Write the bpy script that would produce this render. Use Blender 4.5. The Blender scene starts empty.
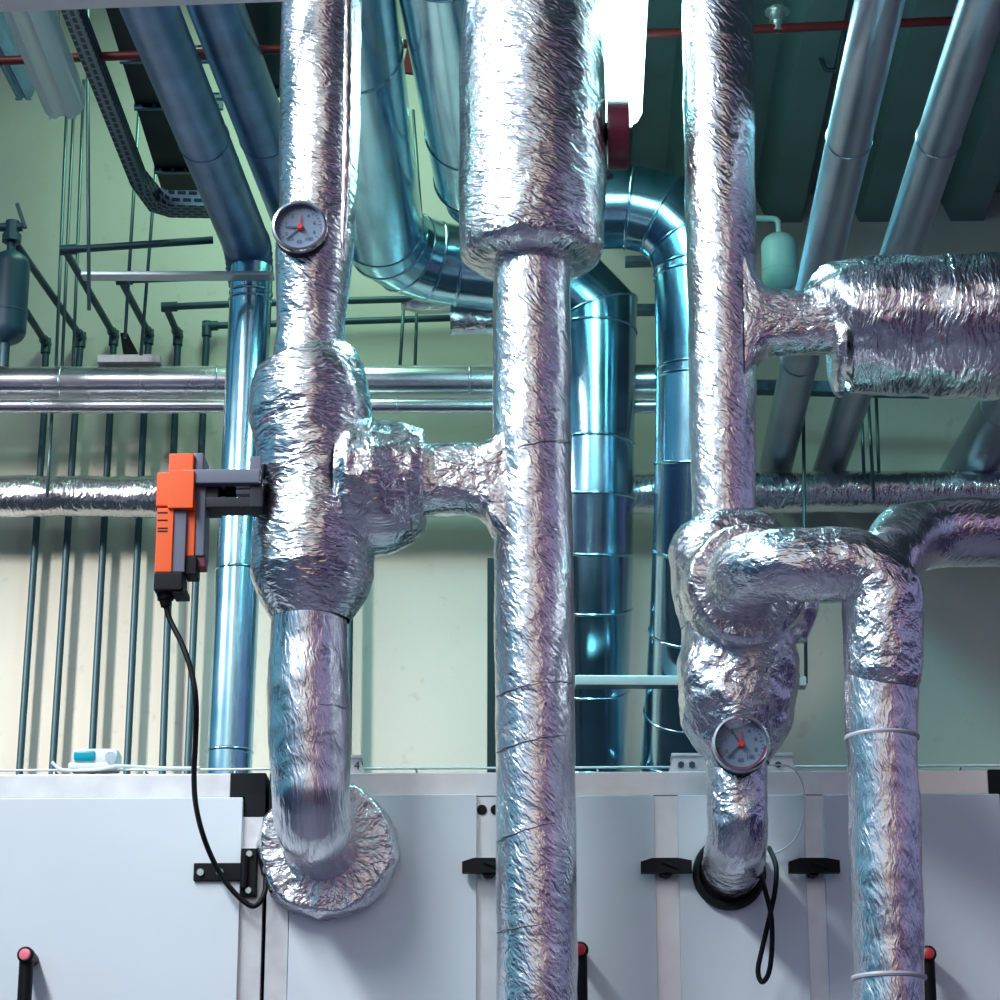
import bpy, bmesh, math, random
from mathutils import Vector, Matrix, noise
random.seed(7)
PI = math.pi
C = bpy.context.scene.collection
SC = bpy.context.scene

# ------------------------------------------------------------------ camera
FPX = 2610.0
CAM = Vector((0, 0, 1.6))
PITCH = math.atan(845 / FPX)
YAW = math.atan(63 * math.cos(PITCH) / FPX)
F = Vector((-math.sin(YAW) * math.cos(PITCH), math.cos(YAW) * math.cos(PITCH), math.sin(PITCH)))
R = Vector((math.cos(YAW), math.sin(YAW), 0))
U = R.cross(F)
cd = bpy.data.cameras.new('camera'); co = bpy.data.objects.new('camera', cd); C.objects.link(co)
cd.sensor_width = 36; cd.lens = FPX / 1000 * 36; cd.clip_start = 0.05; cd.clip_end = 100
m = Matrix((R, U, -F)).transposed().to_4x4(); m.translation = CAM
co.matrix_world = m
SC.camera = co

def at(px, py, Y):
    d = F + R * ((px - 500) / FPX) + U * ((500 - py) / FPX)
    return CAM + d * (Y / d.y)
def mpp(p):
    return (p - CAM).dot(F) / FPX
def P(px, py, Y, w, fil=0):
    p = at(px, py, Y)
    return (p, w / 2 * mpp(p), fil)

# ------------------------------------------------------------------ object helpers
def link(name, verts, faces, mat=None, parent=None, smooth=True, uvs=None, origin=None):
    me = bpy.data.meshes.new(name)
    me.from_pydata([tuple(v) for v in verts], [], faces)
    if uvs:
        l = me.uv_layers.new(name='UVMap').data
        for lp in me.loops:
            l[lp.index].uv = uvs[lp.vertex_index]
    if smooth:
        me.polygons.foreach_set('use_smooth', [True] * len(me.polygons))
    me.update()
    o = bpy.data.objects.new(name, me); C.objects.link(o)
    if mat: me.materials.append(mat)
    if parent is not None:
        o.parent = parent
        o.matrix_parent_inverse = Matrix.Translation(-parent.location)
    return o
def tag(o, label, cat, group=None):
    o['label'] = label; o['category'] = cat
    if group: o['group'] = group
    return o
def thing(name, label, cat, loc, group=None):
    o = bpy.data.objects.new(name, None); C.objects.link(o)
    o.empty_display_size = .05; o.location = loc
    return tag(o, label, cat, group)
def struct(o):
    o['kind'] = 'structure'; return o

class MB:
    """collects boxes, bars and discs into one mesh"""
    def __init__(s): s.bm = bmesh.new()
    def box(s, c, size, bevel=0.0, rot=None):
        mt = Matrix.Translation(c)
        if rot is not None: mt = mt @ rot.to_4x4()
        r = bmesh.ops.create_cube(s.bm, size=1.0)
        vs = r['verts']
        bmesh.ops.scale(s.bm, vec=size, verts=vs)
        if bevel > 0:
            es = list({e for v in vs for e in v.link_edges})
            rb = bmesh.ops.bevel(s.bm, geom=es, offset=bevel, segments=2, affect='EDGES', profile=.5)
            vs = list({v for f in rb['faces'] for v in f.verts} | {v for v in vs if v.is_valid})
        bmesh.ops.transform(s.bm, matrix=mt, verts=vs)
        return s
    def box2(s, a, b, bevel=0.0):
        a = Vector(a); b = Vector(b)
        return s.box((a + b) / 2, [abs(x) for x in (b - a)], bevel)
    def cyl(s, a, b, r, r2=None, seg=24):
        a = Vector(a); b = Vector(b); d = b - a
        q = Vector((0, 0, 1)).rotation_difference(d)
        r_ = bmesh.ops.create_cone(s.bm, cap_ends=True, segments=seg, radius1=r, radius2=r if r2 is None else r2, depth=d.length)
        bmesh.ops.transform(s.bm, matrix=Matrix.Translation((a + b) / 2) @ q.to_matrix().to_4x4(), verts=r_['verts'])
        return s
    def lathe(s, o, axis, prof, seg=40):
        axis = Vector(axis).normalized()
        q = Vector((0, 0, 1)).rotation_difference(axis).to_matrix()
        rings = []
        for (r, h) in prof:
            rings.append([s.bm.verts.new(Vector(o) + q @ Vector((r * math.cos(2 * PI * k / seg), r * math.sin(2 * PI * k / seg), h))) for k in range(seg)])
        for a, b in zip(rings, rings[1:]):
            for k in range(seg):
                s.bm.faces.new((a[k], a[(k + 1) % seg], b[(k + 1) % seg], b[k]))
        if prof[0] == prof[-1]: return s
        for rg, fl in ((rings[0], True), (rings[-1], False)):
            f = s.bm.faces.new(rg[::-1] if fl else rg)
        return s
    def prism(s, pts, off):
        """polygon (list of Vectors) extruded by off"""
        off = Vector(off)
        a = [s.bm.verts.new(p) for p in pts]; b = [s.bm.verts.new(Vector(p) + off) for p in pts]
        s.bm.faces.new(a[::-1]); s.bm.faces.new(b)
        n = len(pts)
        for k in range(n):
            s.bm.faces.new((a[k], a[(k + 1) % n], b[(k + 1) % n], b[k]))
        return s
    def done(s, name, mat, parent=None, smooth=35):
        bmesh.ops.recalc_face_normals(s.bm, faces=s.bm.faces)
        if smooth:
            for f in s.bm.faces: f.smooth = True
            for e in s.bm.edges:
                if len(e.link_faces) == 2 and e.calc_face_angle(0) > math.radians(smooth): e.smooth = False
        me = bpy.data.meshes.new(name); s.bm.to_mesh(me); s.bm.free()
        if mat: me.materials.append(mat)
        o = bpy.data.objects.new(name, me); C.objects.link(o)
        if smooth:
            wn = o.modifiers.new('face_normals', 'WEIGHTED_NORMAL'); wn.keep_sharp = True; wn.weight = 100
        if parent is not None:
            o.parent = parent
            l = parent.matrix_world.translation if parent.type != 'EMPTY' else parent.location
            o.matrix_parent_inverse = Matrix.Translation(-Vector(parent.location))
        return o

def fillet_path(pts, nseg=10):
    """pts: (Vector, r, fillet) -> list of (Vector, r, corner_flag)"""
    out = []
    n = len(pts)
    for i, (p, r, f) in enumerate(pts):
        ns = nseg
        if isinstance(f, tuple): f, ns = f
        if i in (0, n - 1) or f <= 0:
            out.append((p.copy(), r)); continue
        a = pts[i - 1][0]; b = pts[i + 1][0]
        d1 = (a - p).normalized(); d2 = (b - p).normalized()
        th = PI - d1.angle(d2)
        if th < .02: out.append((p.copy(), r)); continue
        L = min(f * math.tan(th / 2), .48 * (a - p).length, .48 * (b - p).length)
        rad = L / math.tan(th / 2)
        bis = (d1 + d2).normalized()
        cen = p + bis * (rad / math.cos(th / 2))
        s = p + d1 * L - cen; e = p + d2 * L - cen
        ax = s.cross(e).normalized()
        for k in range(ns + 1):
            out.append((cen + Matrix.Rotation(th * k / ns, 3, ax) @ s, r))
    return out
def resample(pts, step):
    out = [pts[0]]
    for (a, ra), (b, rb) in zip(pts, pts[1:]):
        L = (b - a).length
        if L < 1e-6: continue
        n = max(1, int(math.ceil(L / step)))
        for k in range(1, n + 1):
            t = k / n
            out.append((a.lerp(b, t), ra + (rb - ra) * t))
    return out
def frames(ps):
    ds = []
    for i in range(len(ps)):
        a = ps[max(0, i - 1)]; b = ps[min(len(ps) - 1, i + 1)]
        ds.append((b - a).normalized())
    ref = Vector((0, 1, 0))
    if abs(ds[0].y) > .8: ref = Vector((0, 0, 1))
    u = (ref - ds[0] * ref.dot(ds[0])).normalized()
    us = [u]
    for i in range(1, len(ds)):
        q = ds[i - 1].rotation_difference(ds[i])
        u = q @ us[-1]
        us.append((u - ds[i] * u.dot(ds[i])).normalized())
    return ds, us

FSEED = [0]
def foil(name, parent, pts, mat, amp=.0022, lump=.003, cell=22., lscale=9., cap0=False, cap1=False, step=.0055, smooth_r=3, nfil=14, yclamp=None):
    """a foil-wrapped pipe: swept tube whose skin is dented and crumpled"""
    FSEED[0] += 1
    off = Vector((FSEED[0] * 7.31, FSEED[0] * 3.17, FSEED[0] * 1.7))
    pr = resample(fillet_path(pts, nfil), step)
    ps = [p for p, _ in pr]; rs = [r for _, r in pr]
    for _ in range(smooth_r):
        rs = [rs[0]] + [(rs[i - 1] + rs[i] * 2 + rs[i + 1]) / 4 for i in range(1, len(rs) - 1)] + [rs[-1]]
    ds, us = frames(ps)
    rm = sum(rs) / len(rs)
    seg = max(24, int(2 * PI * rm / step))
    V = []; UV = []; FA = []
    arc = 0
    rings = []
    def ring(c, u, d, r, v, ur):
        w = d.cross(u); idx = []
        for k in range(seg + 1):
            a = 2 * PI * k / seg
            nrm = u * math.cos(a) + w * math.sin(a)
            p = c + nrm * r
            q = p + off
            dsp = lump * noise.noise(q * lscale) * 1.6 + lump * .6 * noise.noise(q * lscale * 2.3)
            if amp > 0:
                dd = noise.voronoi(q * cell + noise.noise_vector(q * 11) * .5)[0]
                dsp += amp * (min(dd[0], 1.0) - .5) * 2
                dsp += amp * .5 * (noise.noise(q * cell * 2.6))
            kk = min(1.0, r / (rm * .5))
            p = p + nrm * dsp * kk + d * (dsp * (1 - kk))
            if yclamp:
                q = p.y - yclamp[0]; cl = yclamp[1]
                p.y = yclamp[0] + q / (1 + abs(q / cl) ** 6) ** (1 / 6)
            V.append(p); UV.append((ur * a, v)); idx.append(len(V) - 1)
        rings.append(idx)
    def cap(i, sgn):
        n = max(3, int(rs[i] / (step * 1.3)))
        rr = list(range(n))
        for j in (reversed(rr) if sgn > 0 else rr):
            t = (j + .35) / n
            ring(ps[i], us[i], ds[i] * (1 if sgn > 0 else 1), rs[i] * t, arc + sgn * (1 - t) * rs[i], rm)
    if cap0: cap(0, -1)
    for i in range(len(ps)):
        if i: arc += (ps[i] - ps[i - 1]).length
        ring(ps[i], us[i], ds[i], rs[i], arc, rm)
    if cap1: cap(len(ps) - 1, 1)
    for a, b in zip(rings, rings[1:]):
        for k in range(seg):
            FA.append((a[k], a[k + 1], b[k + 1], b[k]))
    return link(name, V, FA, mat, parent, True, UV)

def duct(name, parent, pts, mat, gores=4, bead=.003, beads=(), seg=56, ends=True):
    """sheet metal duct of straight mitred lengths, beaded at the gore joints; beads: extra (segment index, fraction)"""
    fp = fillet_path(pts, gores)
    fp = [fp[0]] + [b for a, b in zip(fp, fp[1:]) if (b[0] - a[0]).length > 1e-5]
    ps = [p for p, _ in fp]; rs = [r for _, r in fp]
    n = len(ps)
    dirs = [(ps[i + 1] - ps[i]).normalized() for i in range(n - 1)]
    ref = Vector((0, 1, 0))
    if abs(dirs[0].y) > .8: ref = Vector((0, 0, 1))
    u = (ref - dirs[0] * ref.dot(dirs[0])).normalized()
    us = [u]
    for i in range(1, n - 1):
        u = dirs[i - 1].rotation_difference(dirs[i]) @ us[-1]
        us.append((u - dirs[i] * u.dot(dirs[i])).normalized())
    norms = [dirs[0]] + [(dirs[i - 1] + dirs[i]).normalized() for i in range(1, n - 1)] + [dirs[-1]]
    V = []; FA = []; UV = []
    def ring(c, d, u, pn, r, v):
        w = d.cross(u); s = len(V)
        for k in range(seg):
            a = 2 * PI * k / seg
            q = c + (u * math.cos(a) + w * math.sin(a)) * r
            q = q + d * ((c - q).dot(pn) / d.dot(pn))
            V.append(q); UV.append((a * r, v))
        return s
    def band(a, b):
        for k in range(seg):
            FA.append((a + k, a + (k + 1) % seg, b + (k + 1) % seg, b + k))
    L = 0
    for i in range(n - 1):
        d = dirs[i]; ln = (ps[i + 1] - ps[i]).length
        a = ring(ps[i], d, us[i], norms[i], rs[i], L)
        b = ring(ps[i + 1], d, us[i], norms[i + 1], rs[i + 1], L + ln)
        band(a, b)
        def mkbead(c, pn, r, hgt):
            q = None
            for (o_, h) in ((-hgt * 1.3, 0.0002), (-hgt * .7, hgt * .8), (0, hgt), (hgt * .7, hgt * .8), (hgt * 1.3, 0.0002)):
                cur = ring(c + d * o_, d, us[i], pn, r + h, L)
                if q is not None: band(q, cur)
                q = cur
        if bead and i > 0 and dirs[i - 1].angle(d) > .03: mkbead(ps[i], norms[i], rs[i], bead)
        for (j, t) in beads:
            if j == i: mkbead(ps[i].lerp(ps[i + 1], t), d, rs[i] + (rs[i + 1] - rs[i]) * t, bead)
        L += ln
        for (want, base, flip) in ((ends and i == 0, a, True), (ends and i == n - 2, b, False)):
            if want:
                c_ = len(V); V.extend([V[base + k].copy() for k in range(seg)]); UV.extend([UV[base + k] for k in range(seg)])
                f_ = tuple(range(c_, c_ + seg)); FA.append(f_[::-1] if flip else f_)
    return link(name, V, FA, mat, parent, True, UV)

def wire(name, pts, r, mat, parent=None, seg=10, fil=0.02, step=.02):
    pr = resample(fillet_path([(p, r, fil) for p in pts], 8), step)
    ps = [p for p, _ in pr]; ds, us = frames(ps)
    V = []; FA = []
    for p, d, u in zip(ps, ds, us):
        w = d.cross(u)
        for k in range(seg):
            a = 2 * PI * k / seg
            V.append(p + (u * math.cos(a) + w * math.sin(a)) * r)
    n = len(ps)
    for i in range(n - 1):
        for k in range(seg):
            FA.append((i * seg + k, i * seg + (k + 1) % seg, (i + 1) * seg + (k + 1) % seg, (i + 1) * seg + k))
    FA.append(tuple(range(seg))[::-1]); FA.append(tuple(range((n - 1) * seg, n * seg)))
    return link(name, V, FA, mat, parent)
def curve_pts(ps, n=8):
    """Catmull-Rom through points"""
    out = []
    q = [ps[0]] + ps + [ps[-1]]
    for i in range(1, len(q) - 2):
        a, b, c, d = q[i - 1], q[i], q[i + 1], q[i + 2]
        for k in range(n):
            t = k / n
            out.append(.5 * ((2 * b) + (c - a) * t + (2 * a - 5 * b + 4 * c - d) * t * t + (3 * b - a - 3 * c + d) * t ** 3))
    out.append(ps[-1]); return out

# ------------------------------------------------------------------ materials
class NT:
    def __init__(s, name):
        s.m = bpy.data.materials.new(name); s.m.use_nodes = True
        s.t = s.m.node_tree; s.b = s.t.nodes['Principled BSDF']
    def n(s, kind, **kw):
        nd = s.t.nodes.new(kind)
        for k, v in kw.items():
            if k.startswith('i_'):
                key = k[2:]
                key = int(key) if key.isdigit() else key.replace('_', ' ')
                nd.inputs[key].default_value = v
            else: setattr(nd, k, v)
        return nd
    def l(s, a, b): s.t.links.new(a, b)
    def math(s, op, a, b=None):
        nd = s.t.nodes.new('ShaderNodeMath'); nd.operation = op
        for i, x in enumerate((a, b)):
            if x is None: continue
            if isinstance(x, (int, float)): nd.inputs[i].default_value = x
            else: s.l(x, nd.inputs[i])
        return nd.outputs[0]
def plain(name, col, rough=.5, metal=0., bump=0., bscale=200., var=0., vscale=6.):
    t = NT(name); b = t.b
    b.inputs['Base Color'].default_value = (*col, 1); b.inputs['Roughness'].default_value = rough; b.inputs['Metallic'].default_value = metal
    tc = t.n('ShaderNodeTexCoord')
    if var:
        nz = t.n('ShaderNodeTexNoise', i_Scale=vscale, i_Detail=5.0); t.l(tc.outputs['Object'], nz.inputs['Vector'])
        mx = t.n('ShaderNodeMix', data_type='RGBA', blend_type='MULTIPLY')
        mx.inputs[0].default_value = 1.0
        rp = t.n('ShaderNodeMapRange'); rp.inputs['To Min'].default_value = 1 - var; rp.inputs['To Max'].default_value = 1 + var
        rp.inputs['From Min'].default_value = .3; rp.inputs['From Max'].default_value = .7
        t.l(nz.outputs[0], rp.inputs['Value'])
        mx.inputs[6].default_value = (*col, 1); t.l(rp.outputs[0], mx.inputs[7]); t.l(mx.outputs[2], b.inputs['Base Color'])
        r2 = t.n('ShaderNodeMapRange'); r2.inputs['To Min'].default_value = max(.02, rough - .08); r2.inputs['To Max'].default_value = rough + .08
        t.l(nz.outputs[0], r2.inputs['Value']); t.l(r2.outputs[0], b.inputs['Roughness'])
    if bump:
        nz = t.n('ShaderNodeTexNoise', i_Scale=bscale, i_Detail=4.0); t.l(tc.outputs['Object'], nz.inputs['Vector'])
        bp = t.n('ShaderNodeBump', i_Strength=1.0, i_Distance=bump); t.l(nz.outputs[0], bp.inputs['Height']); t.l(bp.outputs[0], b.inputs['Normal'])
    return t.m
def foil_mat(name, sx=1., sy=1., rot=0., crumple=.6, crease=1.0, rough=.215, col=(.77, .77, .80)):
    """aluminium foil: facets plus fine creases, stretched by (sx, sy) in the unrolled skin"""
    t = NT(name); b = t.b
    b.inputs['Base Color'].default_value = (*col, 1); b.inputs['Metallic'].default_value = 1; b.inputs['Roughness'].default_value = rough
    uv = t.n('ShaderNodeUVMap', uv_map='UVMap')
    oi = t.n('ShaderNodeObjectInfo')
    warp = t.n('ShaderNodeTexNoise', i_Scale=14., i_Detail=2.)
    t.l(uv.outputs[0], warp.inputs['Vector'])
    ws = t.n('ShaderNodeVectorMath', operation='MULTIPLY_ADD'); ws.inputs[1].default_value = (.035,) * 3
    t.l(warp.outputs[1], ws.inputs[0]); t.l(uv.outputs[0], ws.inputs[2])
    mp = t.n('ShaderNodeMapping'); mp.inputs['Scale'].default_value = (sx, sy, 1); mp.inputs['Rotation'].default_value = (0, 0, rot)
    mp.vector_type = 'TEXTURE' if False else 'POINT'
    rt = t.n('ShaderNodeVectorRotate', rotation_type='Z_AXIS'); rt.inputs['Angle'].default_value = rot
    t.l(ws.outputs[0], rt.inputs['Vector']); mp.inputs['Rotation'].default_value = (0, 0, 0)
    t.l(rt.outputs[0], mp.inputs['Vector'])
    def vor(scale, feat='F1'):
        v = t.n('ShaderNodeTexVoronoi', feature=feat, voronoi_dimensions='2D', i_Scale=scale); t.l(mp.outputs[0], v.inputs['Vector']); return v
    def ridge(scale, det=2., src=None):
        nz = t.n('ShaderNodeTexNoise', i_Scale=scale, i_Detail=det, noise_dimensions='2D'); t.l((src or mp).outputs[0], nz.inputs['Vector'])
        return t.math('ABSOLUTE', t.math('SUBTRACT', nz.outputs[0], .5))
    v1 = vor(32.); v2 = vor(80.)
    ve = vor(17., 'DISTANCE_TO_EDGE')
    sm = t.n('ShaderNodeMapRange', interpolation_type='SMOOTHSTEP'); sm.inputs['From Max'].default_value = .05
    t.l(ve.outputs['Distance'], sm.inputs['Value'])
    h = t.math('MULTIPLY', v1.outputs['Distance'], crumple)
    h = t.math('ADD', h, t.math('MULTIPLY', v2.outputs['Distance'], crumple * .3))
    h = t.math('ADD', h, t.math('MULTIPLY', sm.outputs[0], .16 * crease))
    h = t.math('SUBTRACT', h, t.math('MULTIPLY', ridge(52., 2.), 1.6 * crease))
    h = t.math('SUBTRACT', h, t.math('MULTIPLY', ridge(150., 2.), .7 * crease))
    bp = t.n('ShaderNodeBump', i_Strength=1.0, i_Distance=.0042); t.l(h, bp.inputs['Height']); t.l(bp.outputs[0], b.inputs['Normal'])
    rr = t.n('ShaderNodeTexNoise', i_Scale=9., i_Detail=4.); t.l(uv.outputs[0], rr.inputs['Vector'])
    mr = t.n('ShaderNodeMapRange'); mr.inputs['To Min'].default_value = rough - .06; mr.inputs['To Max'].default_value = rough + .1
    t.l(rr.outputs[0], mr.inputs['Value']); t.l(mr.outputs[0], b.inputs['Roughness'])
    return t.m
M = {}
M['foil_wrap'] = foil_mat('foil_wrapped_skin', .34, 1.0, .4, .16, .62)
M['foil_hoop'] = foil_mat('foil_hoop_creases', .26, .9, .1, .2, .85)
M['foil_long'] = foil_mat('foil_long_creases', 1.0, .3, -.12, .16, .45)
M['foil_plain'] = foil_mat('foil_smooth_skin', .4, .9, .9, .14, .5)
M['foil_crumple'] = foil_mat('foil_crumpled_skin', 1., .9, .3, .8, .5)
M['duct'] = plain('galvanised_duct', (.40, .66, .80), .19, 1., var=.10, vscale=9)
M['duct_dull_shaded'] = plain('dull_shaded_zinc', (.13, .22, .40), .38, .8, var=.22, vscale=14)  # dull slate zinc, base also darkened because these runs get less light
M['duct_right'] = plain('lacquered_zinc_pipe', (.36, .40, .50), .34, .95, var=.12, vscale=9)
M['steel'] = plain('polished_jacket', (.80, .80, .86), .26, 1., var=.08)
M['dark_steel'] = plain('painted_dark_pipe', (.03, .075, .10), .45, .3)
M['rod'] = plain('threaded_rod_steel', (.12, .2, .22), .4, .7)
M['strut'] = plain('strut_steel', (.4, .46, .5), .35, .9, var=.1)
M['tray'] = plain('tray_steel', (.10, .17, .24), .45, .7, var=.3, vscale=40)
M['black'] = plain('black_plastic', (.004, .005, .007), .55, bump=.0003, bscale=900)
M['black_box'] = plain('black_trunking', (.006, .02, .026), .45)
M['panel'] = plain('powder_coated_panel', (.72, .78, .82), .42, bump=.00015, bscale=900, var=.02)
M['cab'] = plain('dark_cabinet_sheet', (.022, .026, .035), .9)
M['alu'] = plain('brushed_aluminium', (.76, .78, .80), .42, .85, var=.06, vscale=25)
M['seam'] = plain('foil_lap_seam_dark', (.10, .10, .13), .5, .6)  # thin dark metal line marking each foil lap
M['orange'] = plain('orange_housing', (.80, .088, .003), .42)
M['grey_cast'] = plain('grey_cast_bracket', (.11, .12, .17), .45, .2, var=.1)
M['dark_cast'] = plain('dark_cast_bracket', (.012, .014, .022), .4, .3)
M['chrome'] = plain('chrome_rim', (.8, .8, .8), .15, 1.)
M['dial'] = plain('dial_face', (.11, .16, .24), .35)
M['ink'] = plain('dial_ink', (.02, .05, .08), .5)
M['red'] = plain('red_plastic', (.55, .01, .02), .35)
M['dark_red'] = plain('red_wheel_paint', (.12, .008, .03), .45)
M['pink'] = plain('pink_cap', (.85, .18, .25), .4)
M['red_pipe'] = plain('red_sprinkler_pipe', (.10, .006, .006), .5)
M['white'] = plain('white_plastic', (.8, .84, .86), .35)
M['teal_tank'] = plain('mint_tank_paint', (.42, .84, .80), .4)
M['blue_tank'] = plain('blue_tank_paint', (.012, .05, .085), .45)
M['cyan'] = plain('cyan_liquid', (.0, .36, .45), .2)
M['lamp_shell'] = plain('lamp_diffuser_unlit', (.75, .92, .86), .25)
M['screw'] = plain('zinc_screw', (.6, .7, .68), .3, .9)
M['tie'] = plain('grey_tie', (.45, .45, .5), .45)
M['zinc_plate'] = plain('zinc_plate', (.5, .5, .5), .45, .5, var=.15, vscale=60)
def emis(name, col, st):
    t = NT(name); t.b.inputs['Base Color'].default_value = (*col, 1)
    t.b.inputs['Emission Color'].default_value = (*col, 1); t.b.inputs['Emission Strength'].default_value = st
    return t.m
M['lit'] = emis('lit_tube_diffuser', (.62, 1., .98), 9.)
# clear plastic
t = NT('clear_plastic'); t.b.inputs['Base Color'].default_value = (.85, .95, 1, 1); t.b.inputs['Roughness'].default_value = .12
t.b.inputs['Transmission Weight'].default_value = .75; M['clear'] = t.m
t = NT('gauge_glass'); t.b.inputs['Roughness'].default_value = .03; t.b.inputs['Transmission Weight'].default_value = 1; t.b.inputs['IOR'].default_value = 1.3; M['glass'] = t.m
def wall_mat():
    t = NT('painted_plaster'); b = t.b; b.inputs['Roughness'].default_value = .8
    tc = t.n('ShaderNodeTexCoord')
    n1 = t.n('ShaderNodeTexNoise', i_Scale=1.3, i_Detail=4.); t.l(tc.outputs['Object'], n1.inputs['Vector'])
    n2 = t.n('ShaderNodeTexNoise', i_Scale=26., i_Detail=5.); t.l(tc.outputs['Object'], n2.inputs['Vector'])
    cr = t.n('ShaderNodeValToRGB'); e = cr.color_ramp.elements
    e[0].position = .3; e[0].color = (.50, .49, .44, 1); e[1].position = .7; e[1].color = (.60, .59, .53, 1)
    t.l(n1.outputs[0], cr.inputs[0])
    # scuffs
    sc = t.n('ShaderNodeValToRGB'); s = sc.color_ramp.elements
    s[0].position = .26; s[0].color = (.55, .55, .52, 1); s[1].position = .36; s[1].color = (1, 1, 1, 1)
    t.l(n2.outputs[0], sc.inputs[0])
    mx = t.n('ShaderNodeMix', data_type='RGBA', blend_type='MULTIPLY'); mx.inputs[0].default_value = .3
    t.l(cr.outputs[0], mx.inputs[6]); t.l(sc.outputs[0], mx.inputs[7]); t.l(mx.outputs[2], b.inputs['Base Color'])
    bp = t.n('ShaderNodeBump', i_Strength=.5, i_Distance=.002); t.l(n2.outputs[0], bp.inputs['Height']); t.l(bp.outputs[0], b.inputs['Normal'])
    return t.m
M['wall'] = wall_mat()
M['ceil'] = plain('corrugated_deck_paint', (.13, .22, .22), .5, .2, var=.12, vscale=5)
M['ceil_left'] = plain('ceiling_concrete', (.4, .42, .38), .8, var=.1)
M['floor'] = plain('grey_screed', (.17, .15, .21), .6, var=.12)
def perf_mat():
    t = NT('perforated_steel'); b = t.b; b.inputs['Metallic'].default_value = .7; b.inputs['Roughness'].default_value = .4
    uv = t.n('ShaderNodeUVMap', uv_map='UVMap')
    br = t.n('ShaderNodeTexBrick', i_Scale=1., offset=.5); br.inputs['Brick Width'].default_value = .03; br.inputs['Row Height'].default_value = .016; br.inputs['Mortar Size'].default_value = .004
    br.inputs['Color1'].default_value = (.006, .012, .02, 1); br.inputs['Color2'].default_value = (.01, .02, .03, 1); br.inputs['Mortar'].default_value = (.10, .17, .24, 1)
    t.l(uv.outputs[0], br.inputs['Vector']); t.l(br.outputs[0], b.inputs['Base Color'])
    return t.m
M['perf'] = perf_mat()

for k_ in ('black', 'black_box', 'cab'): M[k_].node_tree.nodes['Principled BSDF'].inputs['Specular IOR Level'].default_value = .02 if k_ == 'cab' else .2
# ------------------------------------------------------------------ setting
YW = 6.6; YA = 4.6
ZC = at(860, 222, YW).z
XS = at(600, 100, 5.4).x - .02        # where the steel deck starts
b = MB(); b.box2((-3.2, YW, 0), (3.2, YW + .15, 5.9)); struct(b.done('wall_back', M['wall']))
b = MB(); b.box2((-6, -2.0, -.1), (6, YW + .15, 0)); struct(b.done('floor', M['floor']))
# corrugated deck: trapezoid ribs running away from the camera
V = []; FA = []; pitch = .25; x = XS; prof = []
while x < 3.2:
    prof += [(x, ZC), (x + .09, ZC), (x + .12, ZC + .085), (x + .215, ZC + .085)]
    x += pitch
Y0 = 2.2
for (xx, z) in prof: V += [(xx, Y0, z), (xx, YW, z)]
n = len(prof)
for i in range(n - 1): FA.append((2 * i, 2 * i + 2, 2 * i + 3, 2 * i + 1))
for (xx, z) in prof: V += [(xx, Y0, ZC + .12), (xx, YW, ZC + .12)]
for i in range(n - 1): FA.append((2 * n + 2 * i, 2 * n + 2 * i + 1, 2 * n + 2 * i + 3, 2 * n + 2 * i + 2))
o = struct(link('ceiling', V, FA, M['ceil'], smooth=False))
b = MB(); b.box2((-3.2, 4.2, 5.4), (XS, YW, 5.5)); struct(b.done('ceiling_left', M['ceil_left']))
b = MB(); b.box2((XS - .03, 4.2, ZC), (XS, YW, 5.45)); struct(b.done('trim_1', M['ceil_left']))

# ------------------------------------------------------------------ air handling units
ZT = at(500, 773, YA).z
def ax(px, py=880): return at(px, py, YA).x
def az(py, px=500): return at(px, py, YA).z
YB = 6.25
def panel(name, x0, x1, ztop, zbot, parent, mat, y=YA, th=.016, bevel=.002):
    b = MB(); b.box2((x0, y - th, zbot), (x1, y, ztop), bevel); return b.done(name, mat, parent)
xg = ax(265.5)
lu = thing('air_handling_unit', 'pale grey air handling unit with black strap hinge, left of the vertical gap', 'air handling unit', (ax(60), (YA + YB) / 2, 0))
b = MB(); b.box2((-2.2, YA, 0), (xg - .003, YB, ZT - .002)); b.done('cabinet_body', M['cab'], lu)
b = MB(); b.box2((-2.2, YA - .006, az(797)), (ax(228), YA + .04, ZT), .002); b.done('top_rail', M['alu'], lu)
b = MB(); b.box2((ax(228), YA - .008, az(797)), (xg - .003, YA + .04, ZT + .001), .002).box2((ax(243), YA - .008, az(816)), (xg - .003, YA + .03, az(796)), .001)
b.done('corner_cap', M['black'], lu)
b = MB(); b.box2((ax(240), YA - .006, 1.0), (xg - .003, YA + .02, az(816)), .002); b.done('corner_post', M['alu'], lu)
dl = panel('access_door', -2.15, ax(241.5), az(798), 1.0, lu, M['panel'], th=.018)
dl2 = panel('access_door', -2.15, ax(241.5), .97, .12, lu, M['panel'], th=.018)
def screw(p, parent, r=.008):
    b = MB(); b.cyl(p, p + Vector((0, -.004, 0)), r, r * .8, 16).cyl(p + Vector((0, -.0035, 0)), p + Vector((0, -.0045, 0)), r * .4, None, 6)
    return b.done('screw', M['screw'], parent)
b = MB()
yh = YA - .018
b.box2((ax(195), yh - .006, az(882)), (ax(246), yh, az(864)), .002)
b.box2((ax(242), yh - .010, az(897)), (ax(258), YA - .006, az(850)), .002)
b.cyl((ax(246), yh - .012, az(890)), (ax(246), yh - .012, az(858)), .007)
hg = b.done('strap_hinge', M['black'], dl)
for (px, py) in ((200.5, 872.5), (220, 872.5)): screw(at(px, py, yh - .006), hg, .0075)
for (px, py) in ((249.5, 854), (248.5, 890.5)): screw(at(px, py, yh - .010), hg, .0065)
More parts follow.
